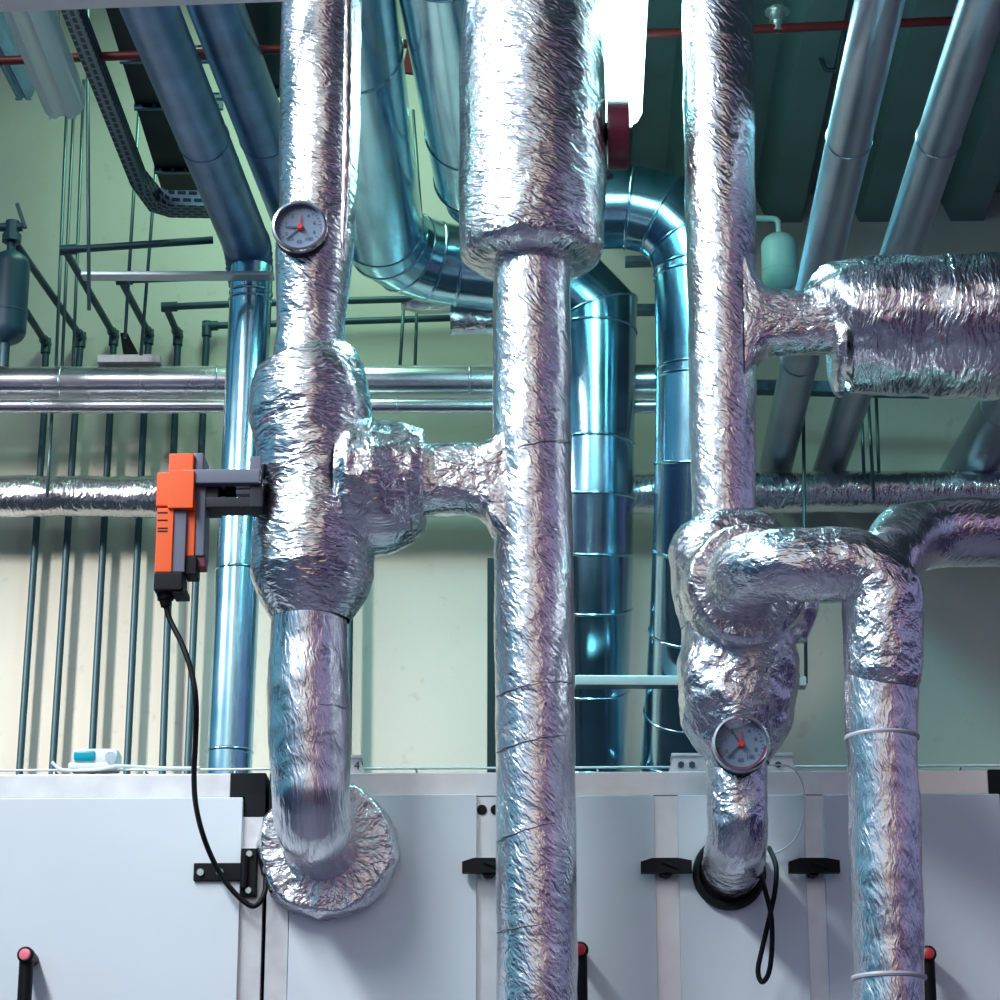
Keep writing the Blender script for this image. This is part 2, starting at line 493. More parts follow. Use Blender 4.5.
def lever(px, py, door, capm, y0):
    """black upright grip with a coloured round cap facing the viewer"""
    p = at(px, py, y0 - .05)
    b = MB(); r = .0125
    pth = [Vector((p.x, y0 - .052, p.z - .42)), Vector((p.x, y0 - .052, p.z))]
    b.cyl(pth[0], pth[1], r)
    b.lathe(Vector((p.x, y0 + .001, p.z)), (0, -1, 0), [(.011, 0), (.0125, .03), (.0145, .05), (.0145, .066), (.011, .07)], 24)
    b.lathe(Vector((p.x, y0 + .001, p.z - .40)), (0, -1, 0), [(.011, 0), (.0125, .03), (.0145, .05), (.0145, .064), (.011, .068)], 24)
    h = b.done('lever_handle', M['black'], door)
    b = MB(); b.lathe(Vector((p.x, y0 - .068, p.z)), (-.25, -1, .12), [(.0105, 0), (.0095, .004), (.004, .0055)], 20); b.done('handle_cap', capm, h)
    return h
lever(27, 956, dl, M['pink'], YA - .018)

ru = thing('air_handling_unit', 'long grey air handling unit with three panels and black latches, right of the vertical gap', 'air handling unit', (ax(620), (YA + YB) / 2, 0))
xe = ax(1003, 780)
b = MB(); b.box2((xg + .003, YA, 0), (xe, YB, ZT - .002)); b.done('cabinet_body', M['cab'], ru)
b = MB(); b.box2((xg + .03, YA - .006, az(797)), (ax(988, 785), YA + .04, ZT), .002); b.done('top_rail', M['alu'], ru)
b = MB(); b.box2((xg + .003, YA - .008, az(816)), (xg + .032, YA + .04, ZT + .001), .002); b.done('corner_cap', M['black'], ru)
b = MB(); b.box2((ax(988, 785), YA - .008, az(797)), (xe, YA + .04, ZT + .001), .002); b.done('corner_cap', M['black'], ru)
b = MB(); b.box2((xg + .003, YA - .006, 1.0), (ax(290), YA + .02, az(816)), .002); b.done('corner_post', M['alu'], ru)
def mull(a, c):
    b = MB(); b.box2((ax(a), YA - .005, 1.0), (ax(c), YA + .02, az(797.4)), .0008); return b.done('mullion', M['alu'], ru)
m1 = mull(476.6, 501); m2 = mull(655.1, 679); m3 = mull(805.1, 825)
for px in (482, 495.5):
    b = MB(); p = at(px, 810, YA - .0052); b.cyl(p, p + Vector((0, -.003, 0)), .009); b.done('hole_disc', M['black'], m1)  # black disc, its colour standing in for the shade inside an open hole
doors = []
for (a, c, tp) in ((291, 477, 796), (500.5, 655.5, 798), (678.5, 805.5, 798), (824.5, 1003, 798)):
    doors.append(panel('access_door' if c != 805.5 else 'pipe_panel', ax(a), ax(c), az(tp), 1.0, ru, M['panel'], th=.018))
    panel('lower_panel', ax(a), ax(c), .97, .12, ru, M['panel'], th=.018)
def latch(px0, px1, py):
    c = at((px0 + px1) / 2, py, YA - .05)
    b = MB(); w = (px1 - px0) / 2 * mpp(c)
    b.prism([Vector((c.x - w, c.y, c.z - .010)), Vector((c.x + w, c.y, c.z - .010)), Vector((c.x + w, c.y, c.z + .011)), Vector((c.x + w * .45, c.y, c.z + .0155)), Vector((c.x - w * .55, c.y, c.z + .0155)), Vector((c.x - w, c.y, c.z + .009))], (0, .018, 0))
    b.cyl(c + Vector((0, .01, 0)), Vector((c.x, YA - .004, c.z)), .014)
    o = b.done('latch', M['black'], ru)
    b = MB(); b.box(c + Vector((.006, -.002, .003)), (.03, .004, .005), .001, Matrix.Rotation(.35, 3, 'Y')); b.done('latch_rib', M['black'], o)
latch(462, 514, 866.5); latch(641, 692, 866.5); latch(789, 840, 866.5)
lever(580, 951, doors[1], M['red'], YA - .018); lever(927, 955, doors[3], M['red'], YA - .018)
b = MB(); pc = at(729, 874, YA - .018)
b.lathe(pc, (0, -1, 0), [(.040, 0), (.0645, 0), (.0645, .012), (.060, .02), (.054, .02), (.050, .008), (.040, .004)], 48); b.done('pipe_grommet', M['black'], doors[2])

# wire basket tray along the top edge
tr = thing('wire_tray', 'low white wire cable tray along the top edge of the grey units', 'cable tray', (0, YA + .06, ZT))
zt = at(500, 768, YA + .06).z
for yy in (YA + .06, YA + .2):
    wire('tray_rail', [Vector((-1.3, yy, zt)), Vector((1.25, yy, zt))], .0022, M['white'], tr, 8, 0, .3)
for k in range(16):
    xx = -1.25 + k * .165
    wire('tray_post', [Vector((xx, YA + .06, ZT - .002)), Vector((xx, YA + .06, zt)), Vector((xx, YA + .2, zt)), Vector((xx, YA + .2, ZT - .002))], .0018, M['white'], tr, 6, 0, .1)

# ------------------------------------------------------------------ left foil riser
YR = 4.38
A = thing('insulated_riser', 'foil wrapped pipe riser at left with bulky valve jacket, bending into the grey unit', 'insulated pipe', at(310, 700, YR), 'foil wrapped risers in front of the grey units')
foil('upper_pipe', A, [P(326, -330, YR, 77), P(320, 120, YR, 81), P(319, 200, YR, 79), P(314, 262, YR, 78), P(311, 325, YR, 68), P(308, 372, YR, 74)], M['foil_wrap'], .0008, .0016)
foil('valve_jacket', A, [P(305, 362, YR, 98), P(306, 365, YR, 106), P(308, 377, YR, 114), P(310, 410, YR, 122), P(313, 446, YR, 113), P(316, 492, YR, 110), P(313, 540, YR, 124), P(312, 575, YR, 126), P(311, 598, YR, 108), P(310, 620, YR, 78)], M['foil_hoop'], .0018, .003, cap0=True, smooth_r=1)
foil('lower_pipe', A, [P(310, 605, YR, 77), P(309, 625, YR, 77), P(309, 645, YR, 76), P(308, 690, YR, 83), P(310, 760, YR, 81), P(312, 818, YR, 80, .105), P(325, 850, YA + .01, 80)], M['foil_long'], .0010, .0025)
# flange where the pipe enters the unit
c0 = at(328, 851, YA - .02)
fr = 70 * mpp(c0)
foil('wall_flange', A, [(c0 + Vector((0, .025, 0)), fr * .97, 0), (c0, fr, 0), (c0 + Vector((0, -.03, 0)), fr * .99, 0), (c0 + Vector((0, -.045, 0)), fr * .92, 0)], M['foil_crumple'], .0045, .003, cell=32., cap1=True)
foil('branch_jacket', A, [P(338, 488, YR, 120), P(350, 488, YR, 142), P(378, 487, YR, 138), P(405, 481, YR, 118), P(421, 480, YR, 106), P(425, 480, YR, 100)], M['foil_crumple'], .003, .006, cap1=True)
foil('bridge_pipe', A, [P(415, 479, YR, 76), P(440, 479, YR, 74), P(468, 479, YR, 73), P(484, 480, YR, 80), P(494, 481, YR, 96), P(502, 482, YR, 122), P(508, 482, YR, 150)], M['foil_crumple'], .0018, .003, smooth_r=6, yclamp=(YR, 30 * mpp(at(500, 480, YR))))
foil('foil_seam', A, [P(347, -40, YR - .045, 15), P(346, 150, YR - .045, 13), P(342, 262, YR - .04, 8)], M['foil_long'], .0004, .001)

# ------------------------------------------------------------------ centre foil riser with drum and handwheel
B = thing('insulated_riser', 'tall straight foil wrapped pipe at centre carrying a wide foil drum at the top', 'insulated pipe', at(534, 700, YR), 'foil wrapped risers in front of the grey units')
foil('pipe_run', B, [P(532, 235, YR, 74), P(532, 262, YR, 77), P(532, 420, YR, 79), P(534, 600, YR, 80), P(536, 800, YR, 80), P(537, 925, YR, 81), P(537, 1120, YR, 82), (Vector((at(537, 1120, YR).x, YR, .01)), .072, 0)], M['foil_plain'], .0007, .0014)
foil('drum_jacket', B, [P(534, -60, YR, 110), P(533, -20, YR, 124), P(533, 10, YR, 139), P(532, 60, YR, 145), P(532, 130, YR, 147), P(532, 200, YR, 147), P(532, 240, YR, 145), P(532, 250, YR, 141)], M['foil_wrap'], .0012, .0022, cap0=True, smooth_r=6)
dz = at(532, 251, YR)
foil('riser_top', B, [P(530, -330, YR, 80), P(533, -40, YR, 80)], M['foil_plain'], .0007, .0014)
foil('drum_end', B, [(dz + Vector((0, 0, .012)), 71 * mpp(dz), 0), (dz + Vector((0, 0, .0)), 71.5 * mpp(dz), 0), (dz + Vector((0, 0, -.012)), 69 * mpp(dz), 0), (dz + Vector((0, 0, -.022)), 63 * mpp(dz), 0), (dz + Vector((0, 0, -.03)), 50 * mpp(dz), 0)], M['foil_crumple'], .003, .004, cap1=True, smooth_r=1)
hw = at(618, 134, YR + .02)
b = MB(); b.cyl(Vector((at(596, 134, YR).x, hw.y, hw.z)), hw, .012, None, 20)
b.cyl(Vector((at(598, 134, YR).x, hw.y, hw.z)), Vector((at(607, 134, YR).x, hw.y, hw.z)), .03, .022, 24)
b.done('valve_stem', M['black'], B)
b = MB(); w = 10.5 * mpp(hw); rr = 36 * mpp(hw)
b.lathe(hw - Vector((w, 0, 0)), (1, 0, 0), [(.012, 0), (.016, 0), (.016, .006), (rr * .8, .006), (rr * .84, 0), (rr * .97, 0), (rr, .005), (rr, 2 * w - .005), (rr * .97, 2 * w), (rr * .84, 2 * w), (rr * .8, 2 * w - .008), (.016, 2 * w - .008), (.016, 2 * w - .002), (.012, 2 * w - .002)], 48)
b.done('handwheel', M['dark_red'], B)
b = MB(); p = at(608, 177, YR + .02); b.cyl(p - Vector((.012, 0, 0)), p + Vector((.004, 0, 0)), .008, None, 6).cyl(p + Vector((.004, 0, 0)), p + Vector((.010, 0, 0)), .005, None, 12); b.done('drain_plug', M['dark_steel'], B)

def seam(par, cpx, wpx, yl, yr):
    pts = []
    for i in range(15):
        a_ = PI * (1.14 + .74 * i / 14)
        u_ = math.cos(a_)
        p_ = at(cpx, yl + (yr - yl) * (u_ + 1) / 2 + .6 * math.sin(i * 2.1), YR); r_ = wpx / 2 * mpp(p_) + .0004
        pts.append(p_ + Vector((math.cos(a_) * r_, math.sin(a_) * r_, 0)))
    wire('lap_seam', pts, .0011, M['seam'], par, 6, 0, .02)
for (yl, yr) in ((447, 430), (683, 669), (739, 722), (828, 806), (918, 909)): seam(B, 534, 80.5, yl + 18, yr + 18)
seam(A, 310, 80, 716, 712)
# ------------------------------------------------------------------ right foil riser
D = thing('insulated_riser', 'foil wrapped riser right of centre with lumpy jackets and a sideways foil drum', 'insulated pipe', at(735, 700, YR), 'foil wrapped risers in front of the grey units')
foil('upper_pipe', D, [P(714, -330, YR, 70), P(719, 120, YR, 70), P(721, 240, YR, 70), P(723, 400, YR, 67), P(724, 530, YR, 64)], M['foil_plain'], .0007, .0015)
foil('branch_pipe', D, [P(742, 322, YR, 150), P(748, 322, YR, 118), P(756, 322, YR, 90), P(767, 322, YR, 70), P(800, 322, YR, 64), P(845, 322, YR, 64)], M['foil_crumple'], .0016, .0025, smooth_r=6, yclamp=(YR, 29 * mpp(at(750, 322, YR))))
foil('sideways_drum', D, [P(833, 330, YR, 96), P(836, 328, YR, 118), P(842, 326, YR, 132), P(870, 325, YR, 140), P(902, 325, YR, 140), P(922, 326, YR, 139), P(945, 327, YR, 146), P(985, 326, YR, 150), P(1015, 324, YR, 140), P(1040, 324, YR, 100)], M['foil_hoop'], .002, .004, cap0=True, cap1=True)
foil('drum_collar', D, [P(829, 350, YR + .02, 60), P(834, 350, YR + .02, 92), P(842, 350, YR + .02, 92)], M['foil_crumple'], .002, .004, cap0=True)
foil('mixing_valve_jacket', D, [P(722, 518, YR, 60), P(723, 522, YR, 90), P(725, 532, YR, 112), P(727, 545, YR, 121), P(731, 575, YR, 117), P(737, 605, YR, 112), P(740, 628, YR, 106), P(739, 646, YR, 108), P(738, 672, YR, 120), P(738, 705, YR, 121), P(738, 728, YR, 110), P(738, 746, YR, 86), P(738, 762, YR, 62)], M['foil_crumple'], .003, .008, cap0=True)
foil('front_flange', D, [P(738, 592, YR, 118), P(744, 588, 4.28, 124), P(747, 582, 4.235, 122), P(748, 581, 4.225, 112)], M['foil_crumple'], .003, .004, cap1=True)
foil('lower_pipe', D, [P(738, 745, YR, 64), P(737, 775, YR, 62), P(737, 800, YR, 62), P(737, 838, YR, 62, .10), P(729, 876, YA + .01, 60)], M['foil_crumple'], .002, .003)
foil('side_plug', D, [P(795, 560, YR + .02, 30), P(800, 605, YR + .02, 36), P(795, 640, YR + .02, 20)], M['foil_crumple'], .002, .004, cap0=True, cap1=True)

# loop pipe coming out of the front of the valve and down on the right
L = thing('insulated_loop_pipe', 'foil wrapped pipe looping out of the lumpy jacket and down past the right latch', 'insulated pipe', at(885, 800, 4.1))
YL = 4.08
foil('loop_bend', L, [P(739, 590, 4.26, 76), P(750, 563, YL, 74, .085), P(889, 566, YL, 76, .075), P(884, 655, YL, 76), P(884, 680, YL, 70), P(884, 690, YL, 62)], M['foil_crumple'], .0018, .003, nfil=18)
foil('pipe_run', L, [P(881, 590, YL + .01, 76), P(881, 612, YL + .01, 79), P(882, 650, YL + .01, 75), P(882, 738, YL + .01, 71), P(886, 850, YL + .01, 73), P(889, 978, YL + .01, 71), P(890, 1120, YL + .01, 73), (Vector((at(890, 1120, YL).x, YL + .01, .01)), .062, 0)], M['foil_long'], .0009, .002)
foil('tail_pipe', L, [P(1400, 526, 4.42, 70), P(1010, 532, 4.4, 70), P(911, 534, 4.36, 70, .12), P(889, 560, 4.14, 66), P(886, 590, YL - .01, 50)], M['foil_plain'], .0008, .0025)
for (px, py, w) in ((882, 738, 74), (889, 978, 75)):
    p = at(px, py, YL + .01); r = w / 2 * mpp(p)
    b = MB(); b.lathe(p - Vector((0, 0, .004)), (0, 0, 1), [(r - .004, 0), (r, .001), (r + .001, .004), (r, .007), (r - .004, .008)], 48); b.done('tie_band', M['tie'], L)

# ------------------------------------------------------------------ gauges
def text_mesh(s, size, mat, parent, p, name='numeral'):
    cu = bpy.data.curves.new(name, 'FONT'); cu.body = s; cu.size = size; cu.align_x = 'CENTER'; cu.align_y = 'CENTER'; cu.extrude = .0002; cu.resolution_u = 2
    o = bpy.data.objects.new(name, cu); C.objects.link(o)
    o.rotation_euler = (PI / 2, 0, 0); o.location = p
    bpy.context.view_layer.update()
    me = bpy.data.meshes.new_from_object(o.evaluated_get(bpy.context.evaluated_depsgraph_get()))
    bpy.data.objects.remove(o)
    me.transform(Matrix.Translation(p) @ Matrix.Rotation(PI / 2, 4, 'X'))
    return me
def gauge(px, py, Y, rpx, label, a_black, a_black2, a_red, redband):
    c = at(px, py, Y); r = rpx * mpp(c)
    g = thing('pressure_gauge', label, 'gauge', c, 'round dial gauges on the foil pipes')
    k = Vector((0, 1, 0))
    b = MB(); b.lathe(c + k * .045, -k, [(r * .3, 0), (r * .9, .001), (r * .96, .006), (r * .96, .026), (r * .9, .028)], 56)
    b.cyl(c + k * .045, c + k * .085, .012); b.done('gauge_case', M['black'], g)
    b = MB(); b.lathe(c + k * .012, -k, [(r * .93, 0), (r, .001), (r * 1.0, .009), (r * .97, .013), (r * .9, .014), (r * .86, .011), (r * .855, -.002), (r * .93, 0)], 64); b.done('gauge_bezel', M['chrome'], g)
    b = MB(); b.lathe(c + k * .016, -k, [(r * .3, 0), (r * .87, 0), (r * .87, .003), (r * .3, .003)], 56); f = b.done('dial', M['dial'], g)
    yf = c.y + .0125
    b = MB()
    for i in range(25):
        an = math.radians(-30 + i * 10)
        for s in (1, -1):
            d = Vector((math.cos(an), 0, s * math.sin(an) if s > 0 else -math.sin(an)))
        rr = r * (.70 if i % 4 else .64)
        d = Vector((math.cos(an), 0, math.sin(an)))
        b.box(Vector((c.x, yf, c.z)) + d * (rr + r * .78) / 2, (r * .78 - rr, .0006, .0006), 0, Matrix.Rotation(-an, 3, 'Y'))
    b.done('scale_marks', M['ink'], f)
    for s, an in (('0', 205), ('1', 160), ('2', 122), ('4', 58), ('6', 20), ('8', -20), ('20', 232), ('60', 268), ('100', 305)):
        d = Vector((math.cos(math.radians(an)), 0, math.sin(math.radians(an))))
        me = text_mesh(s, r * .2, M['ink'], f, Vector((c.x, yf, c.z)) + d * r * .54)
        me.materials.clear(); me.materials.append(M['ink'])
        o = bpy.data.objects.new('numeral', me); C.objects.link(o); o.parent = f
    if redband:
        V = []; FA = []
        for i in range(41):
            an = math.radians(185 + i * 4.3)
            for q in (.78, .855): V.append(Vector((c.x + math.cos(an) * r * q, yf, c.z + math.sin(an) * r * q)))
        for i in range(40): FA.append((2 * i, 2 * i + 1, 2 * i + 3, 2 * i + 2))
        link('red_band', V, FA, M['dark_red'], f)
    def needle(an, ln, mat, name, y):
        an = math.radians(an); d = Vector((math.cos(an), 0, math.sin(an))); q = Vector((-d.z, 0, d.x)); o = Vector((c.x, y, c.z))
        b = MB(); b.prism([o - d * r * .12 + q * r * .04, o - d * r * .12 - q * r * .04, o + d * r * ln - q * r * .012, o + d * r * ln + q * r * .012], (0, -.001, 0)); b.done(name, mat, g)
    needle(a_black, .66, M['ink'], 'needle', yf - .001); needle(a_black2, .55, M['ink'], 'needle', yf - .002); needle(a_red, .5, M['red'], 'set_pointer', yf - .003)
    b = MB(); b.cyl(Vector((c.x, yf, c.z)), Vector((c.x, yf - .008, c.z)), r * .11, r * .09); b.done('needle_hub', M['red'], g)
    return g
gauge(299.5, 225, YR - .105, 28, 'silver rimmed dial gauge on the left foil riser above the valve jacket', 222, 176, 90, False)
gauge(741.5, 743, YR - .095, 29.5, 'dial gauge with red band on the lumpy riser just above the grey unit', 222, 122, 92, True)

# ------------------------------------------------------------------ orange actuator
ac = thing('valve_actuator', 'orange and grey valve actuator clamped to the left jacket, trailing a black cable', 'actuator', at(185, 520, YR))
def pbox(x0, y0, x1, y1, Yf, dep, bev=.003):
    a = at(x0, y0, Yf); c = at(x1, y1, Yf)
    return (Vector((a.x, Yf, c.z)), Vector((c.x, Yf + dep, a.z)), bev)
YO = 4.27
b = MB(); b.box2(*pbox(157, 472, 192, 506, YO, .10)); b.box2(*pbox(169, 453, 193, 480, YO + .01, .07)); b.box2(*pbox(169, 470, 193, 508, YO - .006, .04, .002))
b.box2(*pbox(157, 508, 171.5, 572, YO, .05, .002)); b.box2(*pbox(184, 500, 194, 556, YO + .012, .05, .002))
b.done('orange_housing', M['orange'], ac)
b = MB()
for y in (512, 519.5, 527.5, 530.5): b.box2(*pbox(157.5, y, 167.5, y + 1.2, YO - .0006, .004, 0))
b.done('vent_slots', M['black'], ac)
b = MB(); b.box2(*pbox(172, 508, 184.5, 572, YO + .004, .05, .002)); b.box2(*pbox(193.5, 452.5, 203, 478, YO + .02, .07)); b.box2(*pbox(193.5, 484, 204, 556, YO + .016, .06, .003)); b.done('grey_body', M['grey_cast'], ac)
b = MB(); b.box2(*pbox(154, 572, 182, 590, YO - .004, .06, .003)); b.box2(*pbox(172, 588, 186, 594, YO, .05, .002)); b.box2(*pbox(184, 556, 196, 574, YO + .01, .05, .002))
b.cyl(at(165.5, 588, YO + .02), at(165.5, 600, YO + .02), .016, .014, 16).cyl(at(165.5, 600, YO + .02), at(165.5, 607, YO + .02), .011, .008, 16)
b.done('terminal_base', M['black'], ac)
b = MB(); b.box2(*pbox(194, 554, 205, 567, YO + .02, .035, .002)); b.done('manual_button', M['dark_red'], ac)
yk = at(190, 470, YO - .012)
b = MB(); b.box2(*pbox(183, 469, 260, 483, YO + .0, .022, .003)); b.box2(*pbox(250, 456, 261, 472, YO + .015, .05, .002)); b.done('top_bracket', M['grey_cast'], ac)
b = MB(); b.box2(*pbox(250, 480, 262, 507, YO + .01, .06, .002)); b.box2(*pbox(206, 497, 260, 507, YO + .015, .05, .002)); b.box2(*pbox(204, 481, 218, 508, YO + .02, .06, .002)); b.done('yoke', M['dark_cast'], ac)
b = MB(); b.cyl(at(214, 490, YO + .05), at(266, 490, YO + .05), .012).cyl(at(226, 490, YO + .05), at(236, 490, YO + .05), .018, None, 8); b.done('valve_spindle', M['black'], ac)
b = MB(); b.box2(*pbox(236, 482.5, 252, 487, YO + .03, .05, .001)); b.box2(*pbox(236, 489.5, 252, 494, YO + .03, .05, .001)); b.done('coupling_clip', M['white'], ac)
cp = [(165.5, 604, YO + .02), (170, 620, YO + .02), (181, 642, YO + .01), (191, 670, YO), (196, 702, YO), (195.5, 740, YO + .04), (194, 775, YO + .1), (196, 806, YO + .18), (204, 838, YO + .25), (217, 868, YO + .275), (233, 891, YO + .282), (249, 905, YO + .285), (258, 904, YO + .285), (264.5, 893, YO + .29), (266.5, 878, YO + .305), (267, 866, YO + .33)]
tag(wire('power_cable', curve_pts([at(*q) for q in cp], 6), .0048, M['black'], None, 12, 0, .03), 'long black cable hanging from the orange actuator, looping under the black hinge', 'cable')
cp = [(769, 848, 4.55), (776, 866, 4.5), (775, 890, 4.48), (770, 915, 4.5), (763, 945, 4.52), (758, 970, 4.53), (762, 982, 4.53), (769, 972, 4.52), (772, 945, 4.5), (771, 915, 4.48), (765, 890, 4.5), (760, 872, 4.55), (757, 862, 4.575)]
tag(wire('sensor_cable', curve_pts([at(*q) for q in cp], 6), .0045, M['black'], None, 12, 0, .03), 'black cable hanging in a narrow loop beside the lower right pipe bend', 'cable')
cp = [(752, 768, 4.36), (775, 765, 4.42), (792, 768, 4.48), (803, 785, 4.54), (804, 812, 4.56), (797, 836, 4.57), (782, 850, 4.57), (762, 857, 4.57)]
tag(wire('capillary_wire', curve_pts([at(*q) for q in cp], 6), .0016, M['white'], None, 8, 0, .03), 'thin pale wire arching from the lower gauge to the black latch', 'wire')

# small brackets on top of the unit
def trap(name, x0, x1, ytop, label, txt=None):
    Yb = YA + .03
    a = at(x0, ytop, Yb); c = at(x1, ytop, Yb); s = .011
    b = MB(); z0 = ZT - .001
    b.prism([Vector((a.x - s, Yb, z0)), Vector((c.x + s, Yb, z0)), Vector((c.x, Yb, a.z)), Vector((a.x, Yb, a.z))], (0, .05, 0))
    b.box2((a.x - .003, Yb - .006, a.z), (c.x + .003, Yb + .054, a.z + .006), .001)
    o = tag(b.done(name, M['alu'], None, 30), label, 'bracket')
    return o, a, c, Yb
o, a, c, Yb = trap('lifting_bracket', 335, 360, 759, 'small grey bracket marked 4 on the unit behind the left riser')
me = text_mesh('4', .022, M['ink'], o, Vector((at(357, 765, Yb - .001).x, Yb - .0008, at(357, 766, Yb).z)), 'number_mark'); me.materials.clear(); me.materials.append(M['ink'])
q = bpy.data.objects.new('number_mark', me); C.objects.link(q); q.parent = o
o, a, c, Yb = trap('lifting_bracket', 673, 791, 757, 'wide grey bracket with bolts on the unit behind the lower dial gauge')
for px in (681, 692, 778):
    b = MB(); p = at(px, 765, Yb); b.cyl(p, p + Vector((0, -.006, 0)), .006, None, 6); b.done('bolt', M['dark_steel'], o)
# plastic bottle lying on the top edge
bt = thing('plastic_container', 'clear plastic container with turquoise end lying on the left unit', 'container', at(95, 768, YA + .03))
c1 = at(95, 757, YA + .03)
b = MB(); b.box(c1 + Vector((0, .02, 0)), (.085, .05, .032), .008); b.box(c1 + Vector((-.004, .02, -.016)), (.088, .05, .012), .004); b.done('container_body', M['white'], bt)
b = MB(); b.box(c1 + Vector((-.018, -.004, .001)), (.04, .012, .020), .005); b.done('turquoise_label', M['cyan'], bt)
b = MB(); b.cyl(c1 + Vector((.03, .0, -.002)), c1 + Vector((.03, -.009, -.002)), .010); b.done('container_cap', M['clear'], bt)
cp = [(52, 762, YA + .03), (60, 769, YA + .03), (75, 770, YA + .03), (100, 769, YA + .02), (118, 766, YA + .02), (140, 767, YA + .03), (170, 768, YA + .04), (200, 768, YA + .05)]
tag(wire('white_lead', curve_pts([at(*q) for q in cp], 6), .003, M['white'], None, 8, 0, .03), 'white lead lying slack on the left unit beside the plastic container', 'cable')

# ------------------------------------------------------------------ background ducts
ZTOP = ZT
t1 = at(230, 780, 6.0)
G1 = thing('ventilation_duct', 'dull slate duct bending down into an upright pipe behind the orange actuator', 'duct', Vector((t1.x, 6.0, ZTOP)), 'round metal ducts')
k = mpp(at(250, 270, 6.0)); rw = 23.5 * k
z1 = at(247, 246, 6.0).z
def hz(px, py, z):               # point at a given height on the ray
    d = F + R * ((px - 500) / FPX) + U * ((500 - py) / FPX)
    return CAM + d * ((z - CAM.z) / d.z)
duct('ceiling_run', G1, [(hz(126, -50, z1), rw, 0), (hz(249, 250, z1), rw, .06), (hz(251, 254, z1) + Vector((0, 0, -.09)), rw * .9, 0)], M['duct_dull_shaded'], 5, .002, beads=((0, .59),))
pb = at(229, 760, 6.0)
duct('drop_pipe', G1, [P(252, 268, 6.0, 42), P(229, 768, 6.0, 46), (Vector((pb.x, 6.0, ZTOP)), 23 * mpp(pb), 0)], M['duct'], 4, .003, beads=((0, .055), (0, .07), (0, .62), (0, .97)))
z2 = at(302, 225, 6.1).z
G2 = thing('ventilation_duct', 'dull grey ceiling duct half hidden behind the top of the left riser', 'duct', hz(250, 120, z2), 'round metal ducts')
e = hz(302, 236, z2)
duct('ceiling_run', G2, [(hz(195, -50, z2), 24 * k, 0), (e, 24 * k, .06), (Vector((e.x, e.y, z2 - .25)), 24 * k, 0)], M['duct_dull_shaded'], 5, .002, beads=((0, .62),))
z2b = at(275, 70, 5.6).z
duct_o = duct('ceiling_duct', None, [(hz(268, -50, z2b + .02), .075, 0), (hz(272, 70, z2b + .02), .075, 0)], M['black_box'], 4, .006, beads=((0, .9),))
tag(duct_o, 'short dark duct end between the grey ceiling ducts and the left riser', 'duct', 'round metal ducts')
# blue duct with elbow, crossing to the pipe right of the centre riser
YD = 6.06
zl = at(390, 259, YD).z
pt = at(597, 259, YD)
G3 = thing('ventilation_duct', 'blue duct with mitred corner, coming down right beside the centre riser', 'duct', Vector((at(590, 770, 6.38).x, 6.38, ZTOP)), 'round metal ducts')
rl = 41 * mpp(pt)
e = at(585, 790, 6.36)
duct('crossing_duct', G3, [(hz(337, -55, zl), rl, 0), (at(386, 259, YD), rl, .19), (at(596, 281, YD), rl, (.10, 1)), P(594, 525, YD, 80, (.8, 3)), P(588, 770, 6.36, 76, .0), (Vector((e.x, 6.38, ZTOP)), 38 * mpp(e), 0)], M['duct'], 4, .0032, beads=((0, .32), (7, .14), (11, .5)))
YM = 5.8
zm = at(480, 207, YM).z; rm_ = 42 * mpp(at(600, 207, YM))
G4 = thing('ventilation_duct', 'blue sheet metal duct with elbow beside the red handwheel, dropping behind the right riser', 'duct', Vector((at(680, 770, 6.3).x, 6.3, ZTOP)), 'round metal ducts')
e = at(678, 790, 6.28)
duct('crossing_duct', G4, [(hz(440, -58, zm), rm_, 0), (at(482, 207, YM), rm_, .19), (at(697, 207, YM), rm_, (.16, 3)), P(696, 510, YM, 82, (.8, 3)), P(682, 765, 6.28, 82, 0), (Vector((e.x, 6.3, ZTOP)), 41 * mpp(e), 0)], M['duct'], 4, .0032, beads=((0, .05), (0, .78), (9, .1), (9, .93), (13, .6)))
# ceiling pipes at right
zr = at(780, 480, YW).z
for (p0, p1, w, lab) in (((890, -45), (773, 480), 47, 'purplish round duct running along the ceiling just right of the mint tank'),
                         ((999, -45), (826, 480), 46, 'purplish round duct slanting down behind the sideways foil drum, second from right'),
                         ((1130, 200), (962, 480), 50, 'purplish round duct end at the right frame edge below the foil drum')):
    a = hz(*p0, zr); c = hz(*p1, zr); c = Vector((c.x, YW, c.z))
    r = w / 2 * mpp(hz((p0[0] + p1[0]) / 2, (p0[1] + p1[1]) / 2, zr)) * .9
    if p0[0] == 1130: r *= 1.25
    o = duct('ceiling_duct', None, [(a, r, 0), (a.lerp(c, .5), r, 0), (c, r, 0)], M['duct_right'], 4, .0025, beads=((0, .5), (1, .35)))
    tag(o, lab, 'duct', 'round metal ducts')

